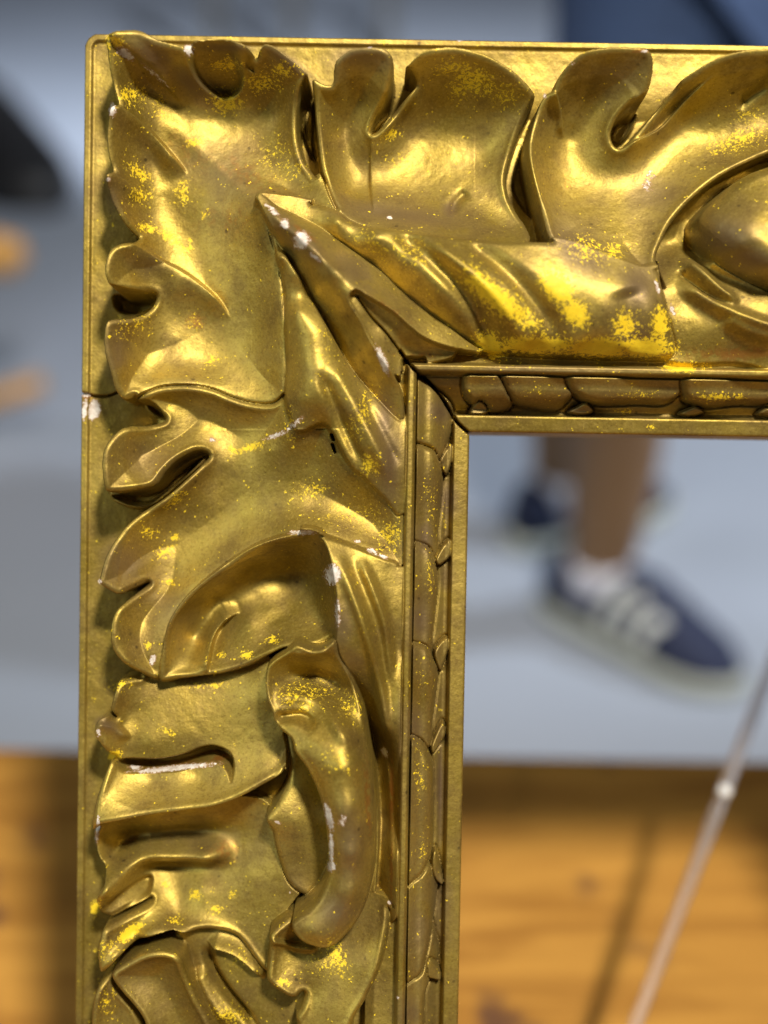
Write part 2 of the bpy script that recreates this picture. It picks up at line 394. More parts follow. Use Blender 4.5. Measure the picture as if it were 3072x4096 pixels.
# corner leaf (both halves)
leaf('corner_leaf', '432,165,13 470,142,14 560,130,14 635,165,14.5 700,182,14 738,192,13.5 752,200,14 770,172,15 820,163,15 900,163,15 970,180,15 1015,212,14 1028,235,11 1042,205,13 1062,184,14.5 1100,193,14.5 1150,228,14.5 1200,272,14 1238,312,13 1232,345,12.5 1205,400,11.5 1193,470,11 1197,560,11 1220,640,11.5 1262,700,13 1300,770,16 1340,830,19 1240,860,21 1100,850,21 1080,930,20 1120,1080,20 1138,1250,20 1143,1450,19 1137,1560,18 1090,1600,15 1010,1600,13 930,1577,12 850,1545,11.5 760,1531,11.5 650,1537,11.5 580,1562,11 545,1592,10.5 505,1607,10.5 465,1560,11 445,1490,12 425,1420,12.5 420,1350,13 432,1290,13.5 470,1278,13 520,1275,11.5 570,1258,9.5 605,1225,8.5 617,1182,8.5 560,1178,10.5 500,1172,12.5 460,1165,14 436,1135,14.5 424,1095,15 430,1040,15 450,1000,14.5 490,982,14 530,976,12.5 552,958,10 545,950,10 500,900,10.5 460,830,11 440,770,12 430,722,13.5 437,705,13 455,690,11 440,640,11.5 430,560,12.5 437,490,13.5 447,443,14.5 475,428,12.5 462,370,11.5 445,300,12 436,230,12.5',
  '560,200,12.5 640,260,11 700,400,9 850,450,8 1000,400,8.5 1100,300,11 1130,450,9 1100,600,9.5 900,600,9.5 1000,700,13 1150,750,15 800,500,9 750,600,9.5 650,500,10 520,350,9.5 600,420,10 520,520,11 600,650,9 550,750,9.5 700,750,10 650,900,9.5 800,900,10.5 900,900,13.5 950,1050,15 800,1100,10.5 700,1000,10 550,1090,12.5 700,1150,11.5 800,1250,10 1000,1300,14 1050,1450,16 900,1400,10.5 700,1350,10 550,1400,10.5 600,1500,10.5 800,1480,10 1000,800,17 1060,840,19.5',
  [('440,160 500,205 580,255 650,310 705,370', 2.4, 3.4, 'l'), ('440,440 520,462 600,520 680,610 730,670', 2.8, 4.2, 'r'), ('455,995 540,985 640,1035 740,1090 850,1180 910,1270', 2.6, 4.4, 'r'),
   ('430,710 500,730 560,780', 1.8, 2.6, 'r'), ('600,400 800,580 900,680 1040,800', .5, 3.0, 'g'), ('1000,290 1020,240 1035,215', -1.8, 1.4)], tip=7.5, scoop=4.0, ss=7, joints=[('1262,700', '545,1592')])
dent('766,216 830,206 900,206 955,222 978,262 985,325 945,368 880,380 800,345 760,290', -4.5, 3.2, 12)
# first top leaf
leaf('acanthus_leaf', '1250,325,13 1255,400,13 1262,500,12.5 1275,620,12.5 1290,700,13.5 1340,830,19 1400,878,20 1480,908,21 1650,930,23 1820,955,24 2000,972,25 2120,970,24 2110,900,16 2075,850,13 2040,780,11 2030,700,10 2070,560,10 2110,470,11.5 2140,400,13 2130,370,13.5 2050,290,14 1950,230,14 1850,200,14 1760,197,14 1680,220,14 1620,275,13 1640,300,10 1660,340,9 1650,365,9.5 1580,440,9.5 1520,510,9.5 1490,528,9.5 1500,490,10 1540,430,12 1560,390,13.5 1575,320,15.5 1575,245,16 1540,205,16 1470,197,16 1400,210,15.5 1340,260,14.5 1330,340,13.5 1300,345,13.5',
  '1450,290,13.5 1430,380,10.5 1380,500,8.5 1400,620,8 1400,750,11 1450,820,16 1600,600,7 1800,600,7 1950,600,7.5 1800,400,9 1750,280,12 1900,300,12 1700,750,10.5 1900,750,11 1650,850,17 1900,880,18.5',
  [('1487,500 1483,700 1500,870', .9, 5, 'l'), ('1880,740 1830,790 1810,860', -1.0, 1.6), ('1640,290 1660,345 1590,450 1500,545', .9, 1.2)], tip=7.5, scoop=2.5, ss=6, joints=[('1340,830', '2120,970')])
# second top leaf
leaf('acanthus_leaf', '2150,430,15 2110,560,15.5 2105,650,15.5 2130,760,16.5 2160,850,18 2200,965,23 2300,1020,26 2500,1090,27 2640,1110,26 2628,1040,22 2645,980,20 2690,890,17 2780,790,16 2900,700,15.5 3072,620,15 3230,570,15 3230,190,14 3072,203,15 2960,212,15 2850,245,14 2720,325,12.5 2690,365,11 2620,445,11 2530,548,11 2490,587,11 2460,582,11 2446,535,11.5 2470,475,13 2520,432,14 2560,420,15 2590,370,16 2608,280,16.5 2592,215,16.5 2520,198,16.5 2420,200,16.5 2330,217,16 2260,275,15.5 2215,340,14.5 2205,372,14.5 2180,385,14.5',
  '2450,300,14.5 2400,400,12 2300,500,10 2250,620,10.5 2250,750,13 2300,880,19 2450,700,11 2600,650,10 2800,450,9.5 2950,330,12.5 2750,600,10 2600,850,16 2500,950,21 2400,950,22 2900,550,10.5 3060,400,11 3200,380,11',
  [('2200,370 2245,430 2268,520', 1.8, 1.8, 'r'), ('2370,250 2340,380 2290,520', .8, 2.5), ('2480,590 2650,498 2760,385 2860,305', 1.6, 2.6, 'r'), ('3072,330 3010,370 2990,410', -1.6, 1.5, 'a')], tip=7.5, scoop=3.0, ss=6, rnd=1.8, joints=[('2200,965', '2640,1110')])
# back leaf of the lower group
leaf('acanthus_leaf', '690,3690,8 740,3700,8 850,3700,8 950,3740,9 1065,3870,12 1130,3975,13 1215,4000,14 1195,4096,14 1195,4320,14 700,4320,9 700,3900,8', '850,3900,9 1000,4000,11 900,4150,10 1050,4200,12',
  [('820,3770 850,3790 930,3812 1000,3855 1065,3915', 2.6, 2.6, 'l'), ('815,3790 840,3880 900,3970 980,4060 1050,4150', -3.0, 1.4), ('780,3880 830,3990 920,4110', 1.6, 2.4)], rim=None, joints=[('690,3690', '700,3900')])
# fourth left leaf: dark hollow, ridge and lobes
leaf('acanthus_leaf', '395,3300,9.5 600,3264,10 750,3244,10.5 850,3231,11 950,3202,11.5 1040,3215,11 1090,3270,12.5 1140,3370,14 1200,3530,16 1160,3600,15 1090,3700,14 1070,3800,14 1065,3900,14 950,3760,11 850,3725,11 740,3730,12 680,3722,13 600,3742,13 500,3802,13 415,3880,12.5 397,3800,13 406,3740,13 425,3697,12.5 500,3660,10 600,3600,7.5 520,3640,10 450,3672,12 408,3660,13 396,3620,13.5 400,3570,12 440,3500,9 400,3440,7.5 383,3380,7.5',
  '600,3320,5 600,3380,1 800,3350,1.5 800,3290,6.5 950,3300,7 600,3560,6 800,3560,7 1000,3500,10 1000,3650,11 700,3680,9 850,3650,9 550,3760,10 450,3420,2.5',
  [('405,3600 450,3520 560,3440 700,3432 850,3428 960,3432', 8.0, 3.8), ('420,3870 500,3800 600,3742 690,3722 760,3745 800,3830', 1.4, 1.8), ('400,3640 500,3560 600,3530', -1.5, 3)], tip=3, joints=[('395,3300', '1065,3900')])
leaf('acanthus_leaf', '450,3885,10 400,3930,12 376,3990,12.5 366,4096,12.5 366,4320,12.5 620,4320,10 560,4060,10 480,3950,10', scoop=2)
leaf('acanthus_leaf', '452,3880,14.5 520,3832,15 600,3795,16 680,3792,16 728,3822,16 750,3885,15 790,3980,14.5 850,4096,14 930,4320,14 640,4320,13.5 580,4096,14 550,4040,14 470,3940,14', '620,3900,13.5 680,4000,13 720,4096,13 600,3980,13.5', scoop=2.5)
# third left leaf with the long gouge
leaf('acanthus_leaf', '640,2725,10 800,2712,10 900,2700,10.5 1000,2670,12 1065,2640,14 1065,2720,16 1070,2800,17 1090,2850,17 1130,2930,18 1150,2990,18 1140,3080,19 1100,3115,19.5 1050,3142,19.5 950,3192,19 850,3222,19 750,3235,18.5 600,3255,18.5 410,3290,16.5 380,3310,13 383,3230,13.5 400,3160,13.5 420,3100,13 445,3040,12 470,3030,11 440,3008,12.5 410,2970,14 386,2935,14.5 386,2898,14.5 402,2870,14 440,2852,13 465,2865,11 448,2830,12 455,2790,12.5 470,2740,12 485,2715,11 560,2700,10',
  '600,2850,11 800,2850,12 1000,2850,14.5 600,2970,12.5 750,2940,12.5 900,2930,13 1000,3000,15 600,3130,12.5 800,3120,13.5 1000,3080,16.5 500,3220,16.5 700,3205,17',
  [('400,2880 460,2900 520,2960', 1.8, 2.2, 'r'), ('1100,3112 1140,3060 1150,2990', .8, 1)], rnd=1.8, tip=2.5, joints=[('640,2725', '1140,3080'), ('560,2700', '640,2725')])
dent('470,3032 620,3032 720,3015 800,2985 860,2978 925,3005 945,3060 932,3120 905,3075 850,3050 700,3090 500,3090', -5.5, 2.2, 12.5)
# hollow under its lowest lobe
leaf('leaf_hollow', '425,1900,5 438,1988,6 490,2024,7 545,2038,7 610,2020,7 700,1950,7 835,1822,7 700,1790,6 500,1850,5', rim=None, rnd=1.5)
# second left leaf
leaf('acanthus_leaf', '545,1600,10.5 580,1572,12 650,1545,12.5 760,1539,12.5 850,1554,12.5 930,1587,13 1010,1609,14 1090,1609,15.5 1140,1574,17.5 1150,1650,18 1180,1720,19 1290,1690,21 1330,1740,21 1400,1870,21 1450,1910,21 1590,2050,21 1600,2240,21 1540,2235,22 1400,2180,21 1270,2135,20 1190,2128,18 1100,2148,15 1000,2190,13 880,2270,12 760,2370,12 680,2480,12 650,2600,12.5 640,2720,12.5 560,2690,13.5 490,2640,14 452,2580,14 448,2500,14 468,2440,13.5 520,2390,12 590,2335,9.5 540,2355,11.5 485,2378,13.5 430,2352,14 402,2330,14 405,2305,14 430,2220,14 470,2150,13.5 520,2090,13 585,2037,12 660,1990,11.5 740,1920,11 828,1830,9 790,1808,10.5 720,1840,11.5 670,1885,12.5 625,1945,13.5 540,1965,14.5 440,1970,15 420,1930,15.5 414,1850,15.5 425,1790,15.5 460,1740,14.5 510,1706,13 590,1700,10.5 655,1680,9 640,1660,9 600,1630,9.5 570,1612,10',
  '550,1830,13.5 700,1750,11 850,1700,10.5 1000,1700,12.5 1080,1800,16.5 900,1850,10.5 1000,1950,13 800,2000,10.5 650,2150,10.5 550,2280,12 700,2250,10.5 900,2150,11 1100,2050,15 1250,1850,18.5 1400,2050,19 1250,2030,17.5 1500,2150,20 550,2500,13 600,2600,13.5 620,2400,11.5',
  [('840,1820 740,1925 660,1995 580,2045', 1.6, 2.6, 'l')], tip=5.0, scoop=4.0, ss=7, joints=[('1140,1574', '640,2720')])
# rolled scroll
leaf('scroll_leaf', '640,2722,14 650,2600,16 680,2480,17 760,2370,18 880,2270,19 1000,2190,20 1100,2150,21 1200,2130,22 1270,2138,23 1310,2200,23 1332,2300,22 1345,2400,21.5 1345,2500,21 1320,2560,21 1240,2592,20.5 1150,2592,19.5 1080,2622,18 1000,2664,16 900,2694,15 800,2707,14.5 720,2717,14',
  '760,2550,7 850,2400,7 1000,2280,8 1100,2250,9 1200,2250,10.5 1250,2400,11.5 1150,2480,11 1000,2480,9.5 900,2600,11 1080,2560,14 1000,2600,14 1280,2300,14 1290,2500,16',
  [('660,2620 700,2480 790,2365 900,2285 1000,2232 1120,2190', 1.6, 1.7, 'l'), ('825,2700 838,2570 885,2495 950,2458', 3.2, 4.0, 'l'), ('980,2300 1060,2400 1100,2500', .6, 4)], rnd=1.8, joints=[('1200,2130', '1320,2560')])
# strip and flutes between scroll and fillet
leaf('fluted_leaf', '1190,2128,22 1280,2138,23.5 1400,2178,23.5 1540,2235,23.5 1595,2265,23 1592,2600,22.5 1582,3000,22 1574,3400,21.5 1568,3660,21 1520,3660,14 1540,3300,13.5 1505,2950,14.5 1440,2800,18 1390,2690,23 1340,2610,25.5 1345,2500,27 1345,2400,27.5 1332,2300,27 1310,2200,25.5 1270,2140,24',
  '1480,2400,26.5 1500,2600,26 1545,2900,23 1420,2500,28 1400,2300,26 1460,2650,25.5',
  [('1340,2190 1395,2320 1445,2450 1495,2620 1530,2800 1555,3050', 2.4, 1.8), ('1430,2210 1505,2380 1548,2530 1566,2750', 2.0, 1.6), ('1545,3050 1562,3250 1564,3500', 1.4, .9)], rnd=1.0, rim=None, soft=.8, joints=[('1595,2265', '1340,2610')])
dent('452,1172 560,1184 612,1188 600,1225 545,1252 485,1255 450,1225', -8, 1.5, 2)
dent('445,1980 560,1972 630,1952 690,1895 760,1845 822,1826 740,1912 660,1980 585,2026 495,2012', -7, 1.6, 6)
dent('400,3645 440,3565 520,3525 600,3515 605,3580 560,3618 500,3648 440,3662', -2.5, 2.5, 7)
dent('562,1606 610,1602 650,1640 652,1676 610,1668 575,1640', -5, 1.5, 8)
dent('1205,420 1240,360 1250,420 1256,540 1268,640 1240,630 1206,540', -4, 1.5, 3)
dent('2080,600 2110,540 2095,640 2115,760 2140,880 2085,830 2045,740', -4, 1.5, 3)
dent('2452,540 2475,485 2525,440 2565,440 2550,490 2515,550 2480,575', -5, 1.5, 4)
# left ridge of the mitre
leaf('mitre_leaf', '1040,800,20 1078,930,20.5 1118,1080,20.5 1136,1250,20 1142,1450,19.5 1136,1560,19 1150,1650,20 1190,1730,21 1290,1700,23 1330,1745,23 1400,1870,22.5 1450,1912,22.5 1540,2000,22 1598,2060,21.5 1612,1690,23 1590,1650,23 1500,1570,23 1400,1450,23 1250,1180,22 1150,1010,21',
  '1070,860,21.8 1130,1030,24.3 1190,1250,26 1230,1450,27 1280,1600,27.3 1200,1600,24.5 1400,1650,27.5 1450,1800,26.5 1520,1850,25.5 1540,1750,26 1350,1500,27.5 1280,1330,27.5 1190,1100,25.2',
  [('1280,1480 1340,1620 1420,1800 1470,1890', -1.8, 1.8), ('1330,1440 1420,1620 1500,1780 1580,1960', 1.3, 2.2), ('1450,1600 1530,1740 1600,1880', -1.0, 1.8)], rnd=1.4, rim=None, soft=1.2, joints=[('1598,2060', '1040,800')])
# bulging roll along the inner side of the top rail
leaf('top_roll', '1040,800,20 1150,800,19.5 1250,815,19.5 1340,835,20.5 1400,878,22 1480,905,23.5 1650,925,25.5 1820,948,27 2000,965,28 2200,968,28 2300,985,28 2420,1030,28 2560,1080,27 2630,1080,25 2655,1150,26 2690,1300,25.5 2695,1428,23.5 2500,1434,23.5 2300,1430,23.5 2100,1420,23.5 1960,1408,23 1930,1402,23 1800,1310,24.5 1650,1200,24.5 1480,1050,23.5 1300,930,22.5 1200,880,21.5',
  '1500,960,28.5 1700,1010,32 1900,1050,33 2100,1090,33.5 2300,1130,33.5 2500,1170,32.5 1750,1180,30.5 1900,1250,31.5 2100,1280,32 2300,1300,32 2500,1320,31 2100,1370,29 2300,1380,29 2500,1385,29 1350,890,25 2600,1250,30',
  [('1560,915 1700,1030 1850,1180 1960,1330 2030,1420', -3.0, 2.8), ('1830,955 1960,1050 2080,1160 2180,1280 2260,1410', -2.4, 3.0), ('1700,975 1840,1090 1980,1220 2100,1380', 1.2, 2.2), ('2480,1160 2520,1300 2545,1420', -1.6, 4)], rnd=2.2, rim=None, soft=1.4, joints=[('1930,1402', '1250,815'), ('2200,968', '2630,1080')])
# bud of the mitre, two facets and a throat
leaf('throat', '1418,1178,31.5 1470,1196,31 1560,1248,29.5 1640,1318,28 1700,1362,26.5 1800,1400,24 1700,1428,23 1616,1432,23.5 1608,1480,25 1560,1455,27.5 1505,1378,29.5 1440,1262,31', '1500,1290,28.5 1580,1370,26 1620,1390,24.5', rnd=0, rim=None, soft=.8, under=2.2, joints=[('1418,1178', '1700,1428'), ('1608,1480', '1418,1178')])
leaf('bud', '1040,800,20.5 1110,840,22 1200,880,22.5 1300,930,23.5 1480,1050,24.5 1650,1200,25 1800,1310,25 1935,1404,23 1800,1392,26.5 1700,1356,28.5 1640,1312,30 1560,1242,32 1470,1190,33.5 1425,1165,34 1400,1200,33.5 1440,1270,33 1500,1385,31.5 1560,1470,29.5 1605,1560,26 1610,1680,23 1500,1575,23 1400,1452,23 1250,1185,22 1150,1015,21',
  '1110,880,25.5 1250,1010,31 1340,1100,33.4 1180,950,28.5 1350,1050,29 1450,1130,30.3 1200,1050,25.3 1300,1180,27 1400,1320,27.4 1500,1480,26.8 1560,1200,29 1680,1290,28',
  [('1045,805 1110,880 1250,1010 1400,1160', 1.0, 1.4, 'g')], rnd=.8, rim=None, soft=.7, under=.6, joints=[('1610,1680', '1935,1404')])
# pointed leaf beside the hood
leaf('pointed_leaf', '1135,2935,18 1170,2965,18 1185,3010,18 1225,3070,18.5 1258,3140,19 1283,3210,19 1300,3300,19 1310,3400,19 1305,3480,18.5 1265,3570,17.5 1225,3600,18 1150,3540,16 1110,3430,16 1085,3330,17 1063,3275,19 1075,3245,19 1100,3215,19 1140,3140,18.5 1150,3080,18.5 1148,3000,18.5', '1200,3150,19.5 1180,3280,20 1240,3350,19 1200,3450,17 1120,3290,19', [], rim=None, joints=[('1135,2935', '1265,3570')])
# lower right leaf
leaf('pointed_leaf', '1170,3665,20 1120,3690,20.5 1080,3730,21 1078,3765,20 1074,3810,19.5 1065,3900,20 1082,3932,20 1130,3970,20.5 1180,3992,20.5 1212,3975,19 1203,4020,20 1180,4060,20 1190,4110,20 1200,4320,20 1380,4320,22 1412,4096,23 1470,3990,23 1530,3850,23 1560,3640,21 1490,3600,19 1300,3700,17', '1150,3780,18 1250,3850,19.5 1350,3900,21 1450,3850,22 1300,4000,21', [('1080,3735 1180,3790 1290,3800', 1.4, 1.5, 'r')], joints=[('1560,3640', '1170,3665')])
# hooded curl
leaf('hood_leaf', '1150,2598,25 1190,2572,26 1250,2592,26.5 1300,2582,27 1340,2555,27 1360,2620,26 1400,2700,25 1450,2830,25 1480,2980,24.5 1498,3150,24.5 1502,3350,24.5 1495,3500,24.5 1460,3630,25 1400,3720,26 1320,3780,26.5 1230,3762,26.5 1185,3725,26.5 1168,3680,26.5 1195,3648,26.5 1235,3618,26.5 1275,3570,26.5 1312,3480,27 1312,3400,27.5 1302,3300,28.5 1283,3200,29 1257,3130,29 1222,3060,29 1180,3000,28.5 1165,2950,27.5 1130,2920,26 1100,2880,25.5 1088,2840,25.5 1070,2790,25 1063,2720,24.5 1078,2650,24.5',
  '1200,2640,22 1250,2690,17.5 1350,2730,18.5 1150,2700,20 1150,2850,26.5 1250,2900,29 1350,2950,32 1400,3050,35 1350,3100,35.5 1420,3200,35 1370,3250,36 1410,3400,34.5 1400,3550,32 1340,3650,30.5 1260,3710,30 1450,3300,32',
  [('1085,2790 1180,2785 1270,2810 1350,2880 1430,2990', 2.8, 2.4), ('1095,2870 1200,2865 1270,2905', -2.4, 1.5), ('1160,2600 1240,2620 1330,2600', .8, 1)], rnd=1.6, rim=(.25, 1.0, .6))
# mitre crack
def crack(pts, wd, depth, h0):
    s = parse(pts, h0); pl = P(s[:, 0], s[:, 1], s[:, 2]); w = window(pl, 2)
    D, Sd, T = stroke_field(s, GX[w], GY[w]); Z[w] -= depth * np.exp(-(D / wd) ** 4)
crack('1430,1200 1480,1270 1540,1330 1600,1405', .25, 1.5, 25)
crack('1326,1736,24 1331,1748,24 1333,1756,24', .40, 3, 24)
crack('1328,1776,24 1333,1792,24 1337,1806,24', .36, 2.5, 24)
crack('322,1573,1 350,1576,1 380,1585,1 430,1585,0 470,1570,0', .35, 2.5, 1)

# leaves of the inner moulding
def mleaf(outline, amp, tipx, tipy, length, h0=16.0, rnd=2.0, name='moulding_leaf', a_end=.15, vein=True):
    o = parse(outline, h0); pp = P(o[:, 0], o[:, 1], o[:, 2])
    isl_ = (XS - pp[:, 0]) > (pp[:, 1] - YS); pq = np.maximum(XS - pp[:, 0], pp[:, 1] - YS)
    if name != 'moulding_bud':
        pp[:, 0] -= np.where(isl_ & (pq > 15), 6, 0); pp[:, 1] += np.where(~isl_ & (pq > 15), 6, 0)   # runs on under the fillet
    poly = catmull(pp); w = window(poly, 1); X, Y = GX[w], GY[w]
    sd = sdf(poly, X, Y); tp = P(tipx, tipy, h0)
    dt_ = np.hypot(X - tp[0], Y - tp[1])
    a = amp * 1.4 * (np.exp(-((dt_ - 7) / (length * .3)) ** 2) - .5 + a_end)
    r = np.clip(sd / rnd, 0, 1); f = np.sqrt(np.clip(1 - (1 - r) ** 2, 0, 1))
    qq = q[w]; bs = np.interp(qq, qs, hs)
    inside = (sd > 0) & (qq > 5.75) & (qq < 17.1)
    Hl = np.interp(qq, [5.7, 7.0, 8.5, 10.5, 13, 15.5, 17.1], [9.0, 10.8, 12.8, 15.2, 17.6, 19.2, 20.0]) + .45 * np.cos((qq - 11.5) * 1.0)
    if name == 'moulding_bud': Hl = bs + amp * 2.0; a = 0
    Z[w] = np.where(inside, bs + (Hl + .8 + a - bs) * (.25 + .75 * f), Z[w])
    edge = (sd <= 0) & (qq > 5.75) & (qq < 17.1); Z[w] -= np.where(edge, 1.1 * np.exp(-(sd / .5) ** 2), 0)
    i = newid(name); ID[w] = np.where(inside, i, ID[w])
def small(outline, amp, h0=13.5): mleaf(outline, amp, 0, 0, 1, h0, .9, 'moulding_bud', 1.0)
for o, tx, ty in (('1600,4330 1600,3965 1650,3920 1690,3870 1712,3790 1720,3700 1725,3500 1600,3500', 1610, 3960),):
    pass
mleaf('1655,1500 1800,1600 1812,1700 1800,1760 1775,1860 1655,1860', .8, 1760, 1800, 30)
small('1752,1855 1770,1815 1800,1770 1812,1790 1808,1850 1790,1900 1772,1890', 1.5)
mleaf('1650,1745 1690,1760 1730,1795 1760,1850 1775,1920 1770,2000 1755,2130 1740,2260 1640,2260', 1.9, 1690, 1770, 34)
small('1740,2240 1760,2200 1795,2155 1806,2180 1800,2230 1775,2255 1752,2262', 1.5)
mleaf('1645,2132 1680,2148 1712,2185 1740,2245 1755,2330 1748,2420 1730,2560 1715,2650 1630,2650', 1.9, 1680, 2160, 34)
small('1735,2610 1760,2570 1790,2550 1796,2590 1782,2650 1765,2690 1748,2670', 1.5)
mleaf('1632,2532 1665,2548 1700,2580 1735,2640 1755,2700 1745,2800 1730,2900 1715,3000 1620,3000', 1.9, 1665, 2560, 34)
small('1722,2985 1740,2940 1770,2890 1784,2920 1780,2955 1750,3000 1730,3015', 1.5)
mleaf('1590,4330 1595,3700 1680,3600 1745,3760 1760,3850 1700,4000 1690,4330', 1.0, 1610, 4300, 60)
small('1715,3830 1745,3860 1768,3920 1758,3935 1735,3925 1708,3900', 1.4)
mleaf('1600,3972 1640,3935 1680,3890 1708,3820 1725,3750 1750,3600 1745,3480 1600,3480', 1.9, 1640, 3930, 36)
small('1728,3420 1745,3400 1765,3480 1776,3535 1768,3550 1745,3530 1728,3480', 1.5)
mleaf('1640,2918 1675,2950 1715,3010 1732,3060 1737,3150 1735,3380 1715,3450 1670,3505 1608,3552', 1.9, 1690, 2990, 60, a_end=.6)
# the same along the top rail
mleaf('1880,1505 1990,1505 2060,1600 2030,1640 1930,1640 1850,1560', 1.2, 1900, 1560, 30)
mleaf('1985,1500 2020,1560 2060,1610 2110,1625 2260,1625 2330,1500', 1.7, 2030, 1580, 30)
small('1880,1640 1920,1600 1960,1640 1930,1660 1890,1660', 1.2)
mleaf('2245,1500 2265,1540 2300,1580 2350,1608 2420,1618 2560,1612 2700,1600 2760,1500', 1.9, 2290, 1570, 34)
small('2278,1645 2310,1625 2345,1610 2380,1640 2360,1656 2310,1658', 1.6)
mleaf('2685,1505 2700,1545 2735,1590 2790,1618 2850,1628 2960,1615 3100,1600 3150,1505', 1.9, 2730, 1590, 34)
small('2725,1652 2760,1632 2790,1625 2825,1645 2800,1660 2750,1664', 1.6)
mleaf('3080,1510 3095,1550 3130,1600 3200,1620 3290,1620 3290,1510', 1.9, 3120, 1590, 34)
small('3040,1655 3070,1630 3110,1650 3090,1666', 1.6)
crack('1600,1405,23 1625,1440,22 1660,1485,20 1700,1515,18 1760,1580,16 1800,1640,14 1830,1690,12 1880,1735,11', .42, 6, 18)
#--END FEATURES--
# hand-carved unevenness
def vnoise(sc, seed):
    r = np.random.RandomState(seed); nx = int((XR - XL) / sc) + 4; ny = int((YT - YB) / sc) + 4
    g = r.rand(ny, nx) - .5
    fx = (GX - XL) / sc; fy = (GY - YB) / sc; i = fx.astype(int); j = fy.astype(int); u = fx - i; v = fy - j
    u = u * u * (3 - 2 * u); v = v * v * (3 - 2 * v)
    return g[j, i] * (1 - u) * (1 - v) + g[j, i + 1] * u * (1 - v) + g[j + 1, i] * (1 - u) * v + g[j + 1, i + 1] * u * v
# deepen the carving: push every form away from its local mean
def blur(A, sig):
    ny, nx = A.shape; py, px_ = ny + 120, nx + 120
    fy = np.fft.fftfreq(py)[:, None]; fx = np.fft.rfftfreq(px_)[None]
    g = np.exp(-2 * (np.pi * sig / STEP) ** 2 * (fx ** 2 + fy ** 2))
    return np.fft.irfft2(np.fft.rfft2(A, (py, px_)) * g, (py, px_))[:ny, :nx]
cm = ((q > 20.6) & (dO > 4.0)).astype(float)
for sig, amt in ((11, .45), (4, .12)):
    wgt = blur(cm, sig) + 1e-4
    D_ = Z - blur(Z * cm, sig) / wgt
    Z += amt * np.clip(D_, -7, 7) * cm * np.clip((q - 20.6) / 5, 0, 1) * np.clip((dO - 4) / 3, 0, 1) * np.where(Z > 1.0, 1, np.clip(Z, 0, 1))
carved = np.clip((q - 20.4) / 2, 0, 1) * np.clip((dO - 4) / 2, 0, 1)
Z += carved * (vnoise(14, 1) * .3 + vnoise(5.5, 2) * .12) + (vnoise(2.2, 3) * .12 + vnoise(24, 4) * .2) * (dO > .3) * (q > .3)

